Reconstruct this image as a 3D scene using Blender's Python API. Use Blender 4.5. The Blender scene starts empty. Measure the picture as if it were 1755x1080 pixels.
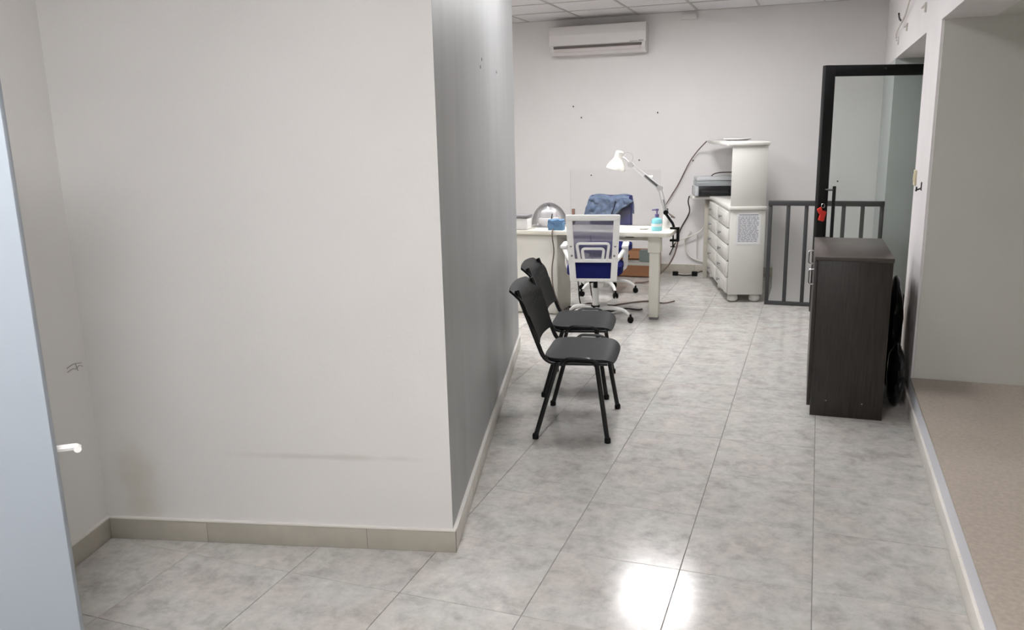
import bpy, bmesh, math, random
from mathutils import Vector, Matrix, noise
random.seed(7)
S = bpy.context.scene
COL = S.collection
PI = math.pi

# ------------------------------------------------------------------ camera, world, lights, exposure
def set_camera():
    f, p, r, y = 1416.25218, 0.221630721, -0.0228580906, 0.354180055
    cx, cy, ch = 0.840356933, -2.74355971, 1.56836375
    right = Vector((math.cos(y), math.sin(y), 0))
    fwd = Vector((-math.sin(y)*math.cos(p), math.cos(y)*math.cos(p), -math.sin(p)))
    up = right.cross(fwd)
    r2 = math.cos(r)*right + math.sin(r)*up
    u2 = -math.sin(r)*right + math.cos(r)*up
    cam = bpy.data.cameras.new('camera')
    cam.sensor_width = 36.0
    cam.lens = 36.0*f/1755.0
    cam.clip_start = 0.05
    o = bpy.data.objects.new('camera', cam)
    COL.objects.link(o)
    m = Matrix((r2, u2, -fwd)).transposed().to_4x4()
    m.translation = (cx, cy, ch)
    o.matrix_world = m
    S.camera = o
set_camera()

w = bpy.data.worlds.new('world')
S.world = w
w.use_nodes = True
w.node_tree.nodes['Background'].inputs[0].default_value = (0.75, 0.78, 0.82, 1)
w.node_tree.nodes['Background'].inputs[1].default_value = 0.05

# ceiling panels: (x, y, strength); the visible lamps are built further down at the same places
PANELS = [(-0.34, 4.10, 15.5), (-1.9, 3.6, 12.0), (0.06, -2.3, 22.0), (-0.05, 1.9, 7.5)]
S.view_settings.view_transform = 'Standard'
S.view_settings.look = 'None'
S.view_settings.gamma = 1.0
S.view_settings.use_curve_mapping = False
S.view_settings.exposure = 1.75

# ------------------------------------------------------------------ materials
MATS = {}
def srgb(r, g, b):
    return tuple(((c/255)/12.92 if c/255 <= .04045 else ((c/255+.055)/1.055)**2.4) for c in (r, g, b)) + (1,)

def mat(name, rgb, rough=0.5, metal=0.0, spec=0.5, var=0.0, vscale=6.0, bump=0.0, bscale=60.0, stretch=(1, 1, 1),
        emit=0.0, coat=0.0, alpha=1.0, trans=0.0, ior=1.45, detail=4.0, rvar=0.0):
    m = bpy.data.materials.new(name)
    m.use_nodes = True
    nt = m.node_tree
    N, L = nt.nodes, nt.links
    b = N['Principled BSDF']
    col = srgb(*rgb)
    b.inputs['Base Color'].default_value = col
    b.inputs['Roughness'].default_value = rough
    b.inputs['Metallic'].default_value = metal
    b.inputs['Specular IOR Level'].default_value = spec
    b.inputs['Coat Weight'].default_value = coat
    b.inputs['Alpha'].default_value = alpha
    b.inputs['Transmission Weight'].default_value = trans
    b.inputs['IOR'].default_value = ior
    if emit:
        b.inputs['Emission Color'].default_value = col
        b.inputs['Emission Strength'].default_value = emit
    tc = mp = None
    if var or bump or rvar:
        tc = N.new('ShaderNodeNewGeometry')
        mp = N.new('ShaderNodeMapping'); mp.inputs['Scale'].default_value = stretch
        L.new(tc.outputs['Position'], mp.inputs['Vector'])
    if var or rvar:
        nz = N.new('ShaderNodeTexNoise')
        nz.inputs['Scale'].default_value = vscale; nz.inputs['Detail'].default_value = detail
        L.new(mp.outputs[0], nz.inputs['Vector'])
    if var:
        r = N.new('ShaderNodeValToRGB')
        e = r.color_ramp.elements
        e[0].position, e[1].position = 0.3, 0.7
        e[0].color = tuple(c*(1-var) for c in col[:3]) + (1,)
        e[1].color = tuple(min(1, c*(1+var)) for c in col[:3]) + (1,)
        L.new(nz.outputs['Fac'], r.inputs[0])
        L.new(r.outputs[0], b.inputs['Base Color'])
    if rvar:
        mr = N.new('ShaderNodeMapRange')
        mr.inputs['To Min'].default_value = max(0, rough-rvar); mr.inputs['To Max'].default_value = rough+rvar
        L.new(nz.outputs['Fac'], mr.inputs['Value']); L.new(mr.outputs[0], b.inputs['Roughness'])
    if bump:
        n2 = N.new('ShaderNodeTexNoise')
        n2.inputs['Scale'].default_value = bscale; n2.inputs['Detail'].default_value = 3
        L.new(mp.outputs[0], n2.inputs['Vector'])
        bp = N.new('ShaderNodeBump'); bp.inputs['Strength'].default_value = bump; bp.inputs['Distance'].default_value = 0.01
        L.new(n2.outputs['Fac'], bp.inputs['Height']); L.new(bp.outputs[0], b.inputs['Normal'])
    MATS[name] = m
    return m

def add_patches(m, spots):
    """stains, scuffs and other soft patches with a place of their own: (centre, radii, colour, strength)"""
    nt = m.node_tree; N, L = nt.nodes, nt.links
    b = N['Principled BSDF']
    for c, rad, rgb, s in spots:
        geo = N.new('ShaderNodeNewGeometry')
        nz = N.new('ShaderNodeTexNoise'); nz.inputs['Scale'].default_value = 7; nz.inputs['Detail'].default_value = 5
        L.new(geo.outputs['Position'], nz.inputs['Vector'])
        sub = N.new('ShaderNodeVectorMath'); sub.operation = 'SUBTRACT'; sub.inputs[1].default_value = c
        L.new(geo.outputs['Position'], sub.inputs[0])
        div = N.new('ShaderNodeVectorMath'); div.operation = 'DIVIDE'; div.inputs[1].default_value = rad
        L.new(sub.outputs[0], div.inputs[0])
        ln = N.new('ShaderNodeVectorMath'); ln.operation = 'LENGTH'; L.new(div.outputs[0], ln.inputs[0])
        ad = N.new('ShaderNodeMath'); ad.operation = 'ADD'
        mu = N.new('ShaderNodeMath'); mu.operation = 'MULTIPLY_ADD'; mu.inputs[1].default_value = 1.2; mu.inputs[2].default_value = -0.6
        L.new(nz.outputs['Fac'], mu.inputs[0]); L.new(ln.outputs['Value'], ad.inputs[0]); L.new(mu.outputs[0], ad.inputs[1])
        mr = N.new('ShaderNodeMapRange'); mr.interpolation_type = 'SMOOTHSTEP'
        mr.inputs['From Min'].default_value = 0.1; mr.inputs['From Max'].default_value = 1.0
        mr.inputs['To Min'].default_value = s; mr.inputs['To Max'].default_value = 0
        L.new(ad.outputs[0], mr.inputs['Value'])
        mx = N.new('ShaderNodeMix'); mx.data_type = 'RGBA'
        inp = b.inputs['Base Color']
        if inp.is_linked:
            L.new(inp.links[0].from_socket, mx.inputs[6])
        else:
            mx.inputs[6].default_value = inp.default_value
        mx.inputs[7].default_value = srgb(*rgb)
        L.new(mr.outputs[0], mx.inputs[0]); L.new(mx.outputs[2], inp)

def floor_material():
    m = bpy.data.materials.new('grey_mottled_tile'); m.use_nodes = True
    N, L = m.node_tree.nodes, m.node_tree.links
    b = N['Principled BSDF']
    geo = N.new('ShaderNodeNewGeometry'); oi = N.new('ShaderNodeObjectInfo')
    off = N.new('ShaderNodeVectorMath'); off.operation = 'SCALE'; off.inputs['Scale'].default_value = 40
    cmb = N.new('ShaderNodeCombineXYZ')
    L.new(oi.outputs['Random'], cmb.inputs[0]); L.new(oi.outputs['Random'], cmb.inputs[1])
    L.new(cmb.outputs[0], off.inputs[0])
    add = N.new('ShaderNodeVectorMath'); L.new(geo.outputs['Position'], add.inputs[0]); L.new(off.outputs[0], add.inputs[1])
    n1 = N.new('ShaderNodeTexNoise'); n1.inputs['Scale'].default_value = 9; n1.inputs['Detail'].default_value = 8; n1.inputs['Roughness'].default_value = .7
    n1.inputs['Distortion'].default_value = .25
    n2 = N.new('ShaderNodeTexNoise'); n2.inputs['Scale'].default_value = 26; n2.inputs['Detail'].default_value = 5; n2.inputs['Roughness'].default_value = .7
    n3 = N.new('ShaderNodeTexNoise'); n3.inputs['Scale'].default_value = 4.0; n3.inputs['Detail'].default_value = 3
    for n in (n1, n2, n3): L.new(add.outputs[0], n.inputs['Vector'])
    r1 = N.new('ShaderNodeValToRGB'); e = r1.color_ramp.elements
    e[0].position = .30; e[0].color = srgb(166, 162, 158); e[1].position = .70; e[1].color = srgb(206, 203, 198)
    el = e.new(.5); el.color = srgb(192, 190, 186)
    L.new(n1.outputs['Fac'], r1.inputs[0])
    r2 = N.new('ShaderNodeValToRGB'); e = r2.color_ramp.elements
    e[0].position = .3; e[0].color = (.88, .88, .88, 1); e[1].position = .7; e[1].color = (1.08, 1.08, 1.08, 1)
    L.new(n2.outputs['Fac'], r2.inputs[0])
    mul = N.new('ShaderNodeMix'); mul.data_type = 'RGBA'; mul.blend_type = 'MULTIPLY'; mul.inputs[0].default_value = 1
    L.new(r1.outputs[0], mul.inputs[6]); L.new(r2.outputs[0], mul.inputs[7])
    r3 = N.new('ShaderNodeValToRGB'); e = r3.color_ramp.elements
    e[0].position = .38; e[0].color = (1.025, .995, .98, 1); e[1].position = .62; e[1].color = (.985, 1.0, .99, 1)
    L.new(n3.outputs['Fac'], r3.inputs[0])
    mul2 = N.new('ShaderNodeMix'); mul2.data_type = 'RGBA'; mul2.blend_type = 'MULTIPLY'; mul2.inputs[0].default_value = 1
    L.new(mul.outputs[2], mul2.inputs[6]); L.new(r3.outputs[0], mul2.inputs[7])
    L.new(mul2.outputs[2], b.inputs['Base Color'])
    b.inputs['Specular IOR Level'].default_value = .36
    mr = N.new('ShaderNodeMapRange'); mr.inputs['To Min'].default_value = .09; mr.inputs['To Max'].default_value = .20
    L.new(n2.outputs['Fac'], mr.inputs['Value']); L.new(mr.outputs[0], b.inputs['Roughness'])
    bp = N.new('ShaderNodeBump'); bp.inputs['Strength'].default_value = .05; bp.inputs['Distance'].default_value = .004
    L.new(n2.outputs['Fac'], bp.inputs['Height']); L.new(bp.outputs[0], b.inputs['Normal'])
    return m

def wood_dark():
    m = bpy.data.materials.new('dark_wenge_laminate'); m.use_nodes = True
    N, L = m.node_tree.nodes, m.node_tree.links
    b = N['Principled BSDF']
    geo = N.new('ShaderNodeNewGeometry'); mp = N.new('ShaderNodeMapping'); mp.inputs['Scale'].default_value = (40, 40, 2.5)
    L.new(geo.outputs['Position'], mp.inputs['Vector'])
    n = N.new('ShaderNodeTexNoise'); n.inputs['Scale'].default_value = 3; n.inputs['Detail'].default_value = 5
    L.new(mp.outputs[0], n.inputs['Vector'])
    r = N.new('ShaderNodeValToRGB'); e = r.color_ramp.elements
    e[0].position = .3; e[0].color = srgb(30, 26, 23); e[1].position = .7; e[1].color = srgb(50, 44, 40)
    L.new(n.outputs['Fac'], r.inputs[0]); L.new(r.outputs[0], b.inputs['Base Color'])
    b.inputs['Roughness'].default_value = .42; b.inputs['Specular IOR Level'].default_value = .5
    return m

WALL = mat('white_wall_paint', (219, 217, 214), .62, var=.018, vscale=2.2, bump=.04, bscale=90, spec=.3)
WFRONT = mat('white_wall_paint_scuffed', (219, 217, 214), .62, var=.02, vscale=2.2, bump=.05, bscale=90, spec=.3)
add_patches(WFRONT, [((-1.61, -.405, .24), (.13, .13, .28), (196, 190, 172), .55),
                   ((-.85, -.22, .37), (.5, .3, .018), (180, 172, 164), .35)])
WBACK = mat('back_wall_paint', (220, 217, 216), .62, var=.02, vscale=1.6, bump=.04, bscale=80, spec=.3)
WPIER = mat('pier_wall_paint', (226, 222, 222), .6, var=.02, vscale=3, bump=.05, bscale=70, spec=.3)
add_patches(WPIER, [((1.385, 2.50, .33), (.3, .36, .5), (112, 92, 76), .8)])  # soft brown patch low on the pier, fading outwards
WNICHE = mat('alcove_wall_paint', (208, 208, 202), .6, var=.02, vscale=2, spec=.3)
WJAMB = mat('grey_blue_wall_paint', (190, 194, 192), .6, var=.03, vscale=2.5, spec=.3)
GREYW = mat('grey_metallic_stucco', (166, 167, 167), .45, metal=.08, spec=.3, var=.09, vscale=2.2, stretch=(2.4, 2.4, .45), bump=.05, bscale=40, rvar=.06)
CEIL = mat('ceiling_tile_board', (224, 221, 222), .85, var=.02, vscale=30, bump=.08, bscale=220, spec=.2)
TBAR = mat('ceiling_grid_metal', (186, 182, 180), .5)
FLOOR = floor_material()
GROUT = mat('grey_grout', (140, 136, 131), .8)
SKIRT = mat('beige_skirting_tile', (174, 169, 157), .4, var=.05, vscale=14)
SKIRTT = mat('white_skirting_sealant', (222, 219, 213), .5)
SKIRTC = mat('cream_skirting_tile', (214, 209, 200), .4, var=.03, vscale=9)
SKIRTR = mat('pale_cream_skirting_tile', (234, 230, 222), .4, var=.02, vscale=9)
SILL = mat('tan_granite_tile', (186, 174, 162), .35, var=.12, vscale=60, detail=6)
BLKMET = mat('black_anodised_frame', (24, 25, 26), .35, metal=.3)
GREYMET = mat('dark_grey_painted_steel', (66, 66, 67), .42, metal=.2)
BLKPL = mat('black_plastic', (8, 9, 9), .5, spec=.22, bump=.02, bscale=300)
SEATPL = mat('dark_grey_seat_plastic', (20, 21, 23), .5, spec=.3, bump=.03, bscale=260)
BLKTUBE = mat('black_painted_tube', (13, 13, 14), .28)
WENGE = wood_dark()
CHROME = mat('brushed_chrome', (200, 200, 200), .22, metal=1)
STEEL = mat('lamp_steel', (205, 204, 203), .35, metal=.5)
WHITEP = mat('white_lacquer', (231, 229, 222), .35, var=.012, vscale=8)
WHITEC = mat('off_white_cabinet_lacquer', (212, 211, 205), .38, var=.012, vscale=8)
CREAMP = mat('cream_worn_lacquer', (224, 221, 209), .42, var=.025, vscale=9)
PLAST = mat('white_plastic', (234, 233, 230), .35)
ACP = mat('aircon_plastic', (210, 206, 204), .4)
ACD = mat('aircon_shadow_gap', (96, 88, 86), .6)
ACL = mat('aircon_louver', (198, 190, 188), .4)
BLUEF = mat('royal_blue_fabric', (22, 28, 92), .85, bump=.12, bscale=500, var=.06, vscale=30, spec=.25)
DENIM = mat('blue_denim_cloth', (98, 112, 136), .85, var=.25, vscale=22, bump=.2, bscale=90, spec=.2)
DENIMD = mat('dark_cloth_hem', (30, 34, 48), .85)
CARD = mat('brown_cardboard', (142, 100, 70), .8, var=.06, vscale=12)
REDP = mat('red_tag_plastic', (210, 52, 40), .4)
CYANL = mat('turquoise_liquid_bottle', (140, 214, 224), .25, coat=.4)
LABELW = mat('white_label_paper', (236, 238, 238), .6)
PURP = mat('violet_pump_plastic', (112, 102, 146), .4)
BLUEBOX = mat('pale_blue_tissue', (96, 130, 164), .75, var=.15, vscale=40)
LIDG = mat('grey_lid_plastic', (128, 126, 128), .4)
BAGM = mat('black_bin_bag_film', (14, 14, 16), .22, bump=.25, bscale=26)
PAPER = mat('white_paper', (226, 226, 226), .7)
INK = mat('grey_print_ink', (132, 134, 150), .7)
PRND = mat('black_printer_plastic', (24, 25, 28), .25)
PRNG = mat('grey_printer_plastic', (150, 154, 156), .35)
PRNL = mat('light_grey_printer_plastic', (186, 188, 190), .35)
CABLEB = mat('brown_grey_cable', (108, 92, 86), .55)
CABLEK = mat('black_cable', (34, 31, 32), .5)
CABLEW = mat('white_cable', (212, 207, 200), .5)
BEIGE = mat('aged_ivory_plastic', (206, 198, 168), .45)
DOORW = mat('bluish_white_door_paint', (160, 168, 176), .5, spec=.3)
DARKH = mat('dark_plug_hole', (70, 66, 64), .8)
PENCIL = mat('pencil_grey', (164, 160, 156), .8)
WOODB = mat('brown_clip_wood', (128, 96, 82), .6)
SHADEIN = mat('lamp_inside_white', (210, 206, 200), .5)

def mesh_fabric():
    m = bpy.data.materials.new('lavender_grey_chair_mesh'); m.use_nodes = True
    N, L = m.node_tree.nodes, m.node_tree.links
    b = N['Principled BSDF']
    b.inputs['Base Color'].default_value = srgb(124, 122, 148); b.inputs['Roughness'].default_value = .8
    tr = N.new('ShaderNodeBsdfTransparent'); mx = N.new('ShaderNodeMixShader'); mx.inputs[0].default_value = .55
    L.new(tr.outputs[0], mx.inputs[1]); L.new(b.outputs[0], mx.inputs[2])
    L.new(mx.outputs[0], N['Material Output'].inputs[0])
    return m
MESHF = mesh_fabric()

def clear(name, tint, fac, rough=.03):
    """thin clear sheet: mostly see-through with a fresnel sheen"""
    m = bpy.data.materials.new(name); m.use_nodes = True
    N, L = m.node_tree.nodes, m.node_tree.links
    N.remove(N['Principled BSDF'])
    tr = N.new('ShaderNodeBsdfTransparent'); tr.inputs[0].default_value = tint
    gl = N.new('ShaderNodeBsdfGlossy'); gl.inputs['Roughness'].default_value = rough
    lw = N.new('ShaderNodeFresnel'); lw.inputs[0].default_value = 1.45
    ad = N.new('ShaderNodeMath'); ad.operation = 'ADD'; ad.inputs[1].default_value = fac; ad.use_clamp = True
    mx = N.new('ShaderNodeMixShader')
    L.new(lw.outputs[0], ad.inputs[0]); L.new(ad.outputs[0], mx.inputs[0])
    L.new(tr.outputs[0], mx.inputs[1]); L.new(gl.outputs[0], mx.inputs[2])
    L.new(mx.outputs[0], N['Material Output'].inputs[0])
    return m
GLASS = clear('door_glass', (.93, .95, .94, 1), 0.0)
ACRYL = clear('acrylic_sheet', (.985, .988, .988, 1), 0.0)
DOMEP = clear('hazy_clear_plastic', (.93, .92, .94, 1), .0, .3)

# ------------------------------------------------------------------ mesh helpers
class MB:
    def __init__(s): s.bm = bmesh.new()
    def box(s, x0, x1, y0, y1, z0, z1, bev=0.0, seg=2):
        t = bmesh.new()
        r = bmesh.ops.create_cube(t, size=1)
        for v in t.verts:
            v.co = Vector((x0+(v.co.x+.5)*(x1-x0), y0+(v.co.y+.5)*(y1-y0), z0+(v.co.z+.5)*(z1-z0)))
        if bev:
            bmesh.ops.bevel(t, geom=t.edges[:], offset=min(bev, .49*min(x1-x0, y1-y0, z1-z0)), segments=seg, affect='EDGES', profile=.5)
        s.join(t); return s
    def join(s, t, M=None):
        mp = {}
        for v in t.verts: mp[v] = s.bm.verts.new(M @ v.co if M else v.co)
        for f in t.faces:
            try: s.bm.faces.new([mp[v] for v in f.verts])
            except ValueError: pass
        t.free()
    def rbox(s, c, size, bev, M):
        """bevelled box centred at the origin of M"""
        t = bmesh.new(); bmesh.ops.create_cube(t, size=1)
        for v in t.verts: v.co = Vector((v.co.x*size[0], v.co.y*size[1], v.co.z*size[2])) + Vector(c)
        if bev: bmesh.ops.bevel(t, geom=t.edges[:], offset=bev, segments=2, affect='EDGES', profile=.5)
        s.join(t, M); return s
    def prism(s, pts, z0, z1, bev=0.0):
        t = bmesh.new()
        vs = [t.verts.new((x, y, z0)) for x, y in pts]
        f = t.faces.new(vs)
        r = bmesh.ops.extrude_face_region(t, geom=[f])
        for v in r['geom']:
            if isinstance(v, bmesh.types.BMVert): v.co.z = z1
        bmesh.ops.recalc_face_normals(t, faces=t.faces[:])
        if bev: bmesh.ops.bevel(t, geom=t.edges[:], offset=bev, segments=2, affect='EDGES', profile=.5)
        s.join(t); return s
    def tube(s, pts, r, seg=8, smooth=0, caps=True, closed=False):
        P = [Vector(p) for p in pts]
        if smooth: P = catmull(P, smooth, closed)
        n = len(P)
        rs = r if isinstance(r, (list, tuple)) else None
        ref = None; rings = []
        for i, p in enumerate(P):
            if closed: d = P[(i+1) % n]-P[i-1]
            else: d = P[min(i+1, n-1)]-P[max(i-1, 0)]
            d.normalize()
            if ref is None:
                ref = d.orthogonal().normalized()
            ref = (ref-d*ref.dot(d))
            ref = ref.normalized() if ref.length > 1e-6 else d.orthogonal().normalized()
            b = d.cross(ref)
            rr = r if rs is None else rs[0]+(rs[1]-rs[0])*i/(n-1)
            rings.append([s.bm.verts.new(p+rr*(math.cos(a)*ref+math.sin(a)*b)) for a in [2*PI*k/seg for k in range(seg)]])
        m = n if closed else n-1
        for i in range(m):
            A, B = rings[i], rings[(i+1) % n]
            for k in range(seg):
                s.bm.faces.new((A[k], A[(k+1) % seg], B[(k+1) % seg], B[k]))
        if caps and not closed:
            s.bm.faces.new(rings[0][::-1]); s.bm.faces.new(rings[-1])
        return s
    def lathe(s, prof, c=(0, 0, 0), seg=20, M=None, caps=True):
        c = Vector(c); rings = []
        for r, z in prof:
            ring = []
            for k in range(seg):
                a = 2*PI*k/seg
                co = Vector((max(r, 1e-4)*math.cos(a), max(r, 1e-4)*math.sin(a), z))
                co = (M @ co if M else co)+c
                ring.append(s.bm.verts.new(co))
            rings.append(ring)
        for A, B in zip(rings, rings[1:]):
            for k in range(seg): s.bm.faces.new((A[k], A[(k+1) % seg], B[(k+1) % seg], B[k]))
        if caps:
            s.bm.faces.new(rings[0][::-1]); s.bm.faces.new(rings[-1])
        return s
    def grid(s, fn, nu, nv, thick=0.0):
        V = [[s.bm.verts.new(fn(i/(nu-1), j/(nv-1))) for j in range(nv)] for i in range(nu)]
        F = [s.bm.faces.new((V[i][j], V[i+1][j], V[i+1][j+1], V[i][j+1])) for i in range(nu-1) for j in range(nv-1)]
        if thick:
            bmesh.ops.recalc_face_normals(s.bm, faces=F)
            bmesh.ops.solidify(s.bm, geom=F, thickness=thick)
        return s
    def build(s, name, m, parent=None, loc=None, rotz=None, smooth=True, **props):
        me = bpy.data.meshes.new(name)
        bmesh.ops.recalc_face_normals(s.bm, faces=s.bm.faces[:])
        s.bm.to_mesh(me); s.bm.free()
        me.materials.append(m)
        if smooth:
            me.polygons.foreach_set('use_smooth', [True]*len(me.polygons))
            me.set_sharp_from_angle(angle=math.radians(38))
        return link(name, me, parent, loc, rotz, **props)

def link(name, me, parent=None, loc=None, rotz=None, **props):
    o = bpy.data.objects.new(name, me); COL.objects.link(o)
    if parent is not None: o.parent = parent
    if loc is not None: o.location = loc
    if rotz is not None: o.rotation_euler = (0, 0, rotz)
    for k, v in props.items(): o[k] = v
    return o

def catmull(P, k, closed=False):
    out = []; n = len(P)
    m = n if closed else n-1
    for i in range(m):
        g = (lambda j: P[j % n]) if closed else (lambda j: P[max(0, min(n-1, j))])
        p0, p1, p2, p3 = g(i-1), g(i), g(i+1), g(i+2)
        for q in range(k):
            t = q/k
            out.append(.5*((2*p1)+(p2-p0)*t+(2*p0-5*p1+4*p2-p3)*t*t+(3*p1-p0-3*p2+p3)*t**3))
    if not closed: out.append(P[-1])
    return out

def fillet(P, r, k=4):
    """round the corners of an open polyline"""
    P = [Vector(p) for p in P]; out = [P[0]]
    for a, b, c in zip(P, P[1:], P[2:]):
        d1, d2 = (a-b), (c-b)
        rr = min(r, d1.length*.45, d2.length*.45)
        s, e = b+d1.normalized()*rr, b+d2.normalized()*rr
        for i in range(k+1):
            t = i/k
            out.append((1-t)**2*s+2*t*(1-t)*b+t*t*e)
    out.append(P[-1]); return out

def thing(name, label, cat, loc=(0, 0, 0), rotz=0, group=None):
    o = link(name, None, None, loc, rotz, label=label, category=cat)
    if group: o['group'] = group
    return o
def tag(o, label, cat, group=None):
    o['label'] = label; o['category'] = cat
    if group: o['group'] = group
    return o
def struct(o): o['kind'] = 'structure'; return o
def dup(root, loc, rotz, label):
    r = root.copy(); COL.objects.link(r); r.location = loc; r.rotation_euler = (0, 0, rotz); r['label'] = label
    for ch in list(root.children):
        c = ch.copy(); COL.objects.link(c); c.parent = r
        for g in list(ch.children):
            d = g.copy(); COL.objects.link(d); d.parent = c
    return r

# ------------------------------------------------------------------ room shell
H = 2.69           # ceiling
XL, XR = -3.0, 1.385
YN, YF = -4.1, 6.2
A_ = Vector((-.386, -.126)); B_ = Vector((-1.16, 2.80)); C_ = Vector((-1.758, -.439))

fl = MB()
fl.box(XL, .45, YN, YF, -.12, -.0025).box(.45, XR, YN, 4.83, -.12, -.0025)
FL = struct(fl.build('floor', GROUT, smooth=False))
T = .45
def tile_mesh(w_, d_):
    m = MB(); g = .0011; c = .0011
    bm = m.bm
    lo = [bm.verts.new((x, y, -.006)) for x, y in ((g, g), (w_-g, g), (w_-g, d_-g), (g, d_-g))]
    mi = [bm.verts.new((v.co.x, v.co.y, -c)) for v in lo]
    to = [bm.verts.new((x, y, 0)) for x, y in ((g+c, g+c), (w_-g-c, g+c), (w_-g-c, d_-g-c), (g+c, d_-g-c))]
    for a, b in ((lo, mi), (mi, to)):
        for k in range(4): bm.faces.new((a[k], a[(k+1) % 4], b[(k+1) % 4], b[k]))
    bm.faces.new(to)
    me = bpy.data.meshes.new('tile'); bmesh.ops.recalc_face_normals(bm, faces=bm.faces[:]); bm.to_mesh(me); bm.free()
    me.materials.append(FLOOR); return me
TM = {}
def inside_pillar(x, y):
    # well behind both faces of the pillar block
    n1 = Vector((.313, -1.37)).normalized(); n2 = Vector((2.926, .774)).normalized()
    p = Vector((x, y))
    return (p-A_).dot(n1) < -.40 and (p-A_).dot(n2) < -.40 and y < 2.6
for i in range(-6, 3):
    for j in range(-5, 14):
        x0, x1, y0, y1 = max(i*T, XL), (XR if i == 2 else (i+1)*T), j*T, min((j+1)*T, YF)
        if y0 < -2.3 or x0 >= XR: continue
        if i >= 1 and y0 >= 4.83: continue
        if i >= 1: y1 = min(y1, 4.83)
        if inside_pillar((x0+x1)/2, (y0+y1)/2): continue
        if y0 > 3.1 and x1 < -2.3: continue
        if y1 <= y0+.01 or x1 <= x0+.01: continue
        k = (round(x1-x0, 4), round(y1-y0, 4))
        if k not in TM: TM[k] = tile_mesh(*k)
        link('tile', TM[k], FL, (x0, y0, random.uniform(-.0003, .0003)))

def slab(name, m, *boxes):
    b = MB()
    for bx in boxes: b.box(*bx)
    return struct(b.build(name, m, smooth=False))
slab('wall_back', WBACK, (XL-.15, XR+.9, YF, YF+.15, -2.2, H+.15))
slab('wall_behind', WALL, (XL-.15, 2.8, YN-.15, YN, -.12, H+.15))
slab('wall_left_back', WALL, (XL-.15, XL, YN, YF, -.12, H+.15))
# right wall: wall above two openings, the pier between them, the stretch past the far opening
OP = 2.058
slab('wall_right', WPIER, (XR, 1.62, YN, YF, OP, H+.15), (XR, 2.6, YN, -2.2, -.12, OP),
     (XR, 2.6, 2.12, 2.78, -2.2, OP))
slab('wall_right_far', WJAMB, (XR, 2.6, 4.95, YF, -2.2, OP))
slab('wall_alcove', WNICHE, (2.6, 2.75, YN, YF, -2.2, H+.15), (1.62, 2.6, YN, 2.9, OP, OP+.1), (1.62, 2.6, 2.78, 4.95, OP, OP+.1),
     (XR+.012, 2.6, 2.108, 2.12, .18, OP))
slab('wall_alcove_sill', mat('cool_white_sill_paint', (230, 231, 236), .5, spec=.3), (XR, 2.6, -2.2, 2.12, -.12, .165))
al = MB(); al.box(XR-.004, 2.6, -2.2, 2.108, .165, .18, .003)
AL = struct(al.build('floor_alcove', SILL))
# opening beside the stairs: floor of the passage
slab('floor_passage', SILL, (XR, 2.6, 2.78, 4.95, -.12, -.002))
# stairwell below the floor, behind the railing
slab('wall_stairwell', WALL, (.40, .45, 4.83, YF, -2.2, -.12), (.40, XR, 4.78, 4.83, -2.2, -.12), (XR, XR+.1, 4.83, 4.95, -2.2, -.12))
slab('floor_stairwell', SILL, (.40, XR+.1, 4.78, YF, -2.3, -2.2))

sl = bpy.data.lights.new('stairwell_fill', 'AREA'); sl.energy = 3.5; sl.size = .7  # unseen fill light, added to brighten the wall behind the railing
slo = bpy.data.objects.new('stairwell_fill', sl); COL.objects.link(slo); slo.location = (.93, 5.4, -2.1); slo.rotation_euler = (PI, 0, 0)

# pillar block: white face to the front, grey stucco face to the corridor
def wall_quad(name, m, p, q, thick, z0=0.0, z1=H, m0=0.0, m1=0.0):
    p, q = Vector(p), Vector(q)
    d = (q-p).normalized(); n = Vector((-d.y, d.x))
    b = MB(); b.prism([p, q, q+n*thick-d*m1, p+n*thick+d*m0], z0, z1)
    return struct(b.build(name, m, smooth=False))
e1 = (A_-C_).normalized(); g1 = (B_-A_).normalized()
wall_quad('wall_front', WFRONT, C_, A_, .10, m1=.10)
wall_quad('wall_grey', GREYW, A_, B_, .10, m0=.102)
wall_quad('wall_pillar_end', WALL, B_, B_+Vector((-1.9, -.5)), .1)
dl = Vector((.222, -.975)).normalized()
wall_quad('wall_left', WALL, C_+dl*3.7, C_, .10)

# skirting pieces
def skirting(name, p, q, n, h, th, m, joints, top=True):
    """p->q along the wall, n outward; pieces between joints, with a white bead on top"""
    p, q, n = Vector(p), Vector(q), Vector(n).normalized()
    L_ = (q-p).length; d = (q-p)/L_
    base = MB(); base.prism([p, q, q+n*(th-.002), p+n*(th-.002)], 0, h-.003)
    root = struct(base.build(name, GROUT, smooth=False))
    js = [0]+joints+[L_]
    for a, b in zip(js, js[1:]):
        a2, b2 = a+.001, b-.001
        t = MB(); t.prism([p+d*a2, p+d*b2, p+d*b2+n*th, p+d*a2+n*th], .001, h, .0012)
        t.build('skirting_tile', m, root)
    if top:
        t = MB(); t.prism([p, q, q+n*(th+.003), p+n*(th+.003)], h, h+.006)
        t.build('sealant_bead', SKIRTT, root)
    return root
n_front = Vector((e1.y, -e1.x)); n_grey = Vector((g1.y, -g1.x)); n_left = Vector((-dl.y, dl.x))
TH = .012
skirting('baseboard_front', C_+n_left*TH, A_+n_grey*TH, n_front, .088, TH, SKIRT, [.41-.0, 1.06])
skirting('baseboard_grey', A_, B_, n_grey, .088, TH, SKIRTC, [.45, .9, 1.35, 1.8, 2.25, 2.7])
skirting('baseboard_left', C_, C_+dl*1.6, n_left, .088, TH, SKIRT, [.45, .9, 1.35])
skirting('baseboard_back', (-2.6, YF), (.45, YF), (0, -1), .095, TH, SKIRT, [.45*k for k in range(1, 7)], top=True)
skirting('baseboard_right', (XR, -2.0), (XR, 2.78), (-1, 0), .075, TH, SKIRTR, [.45*k for k in range(1, 11)], top=False)

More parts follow.
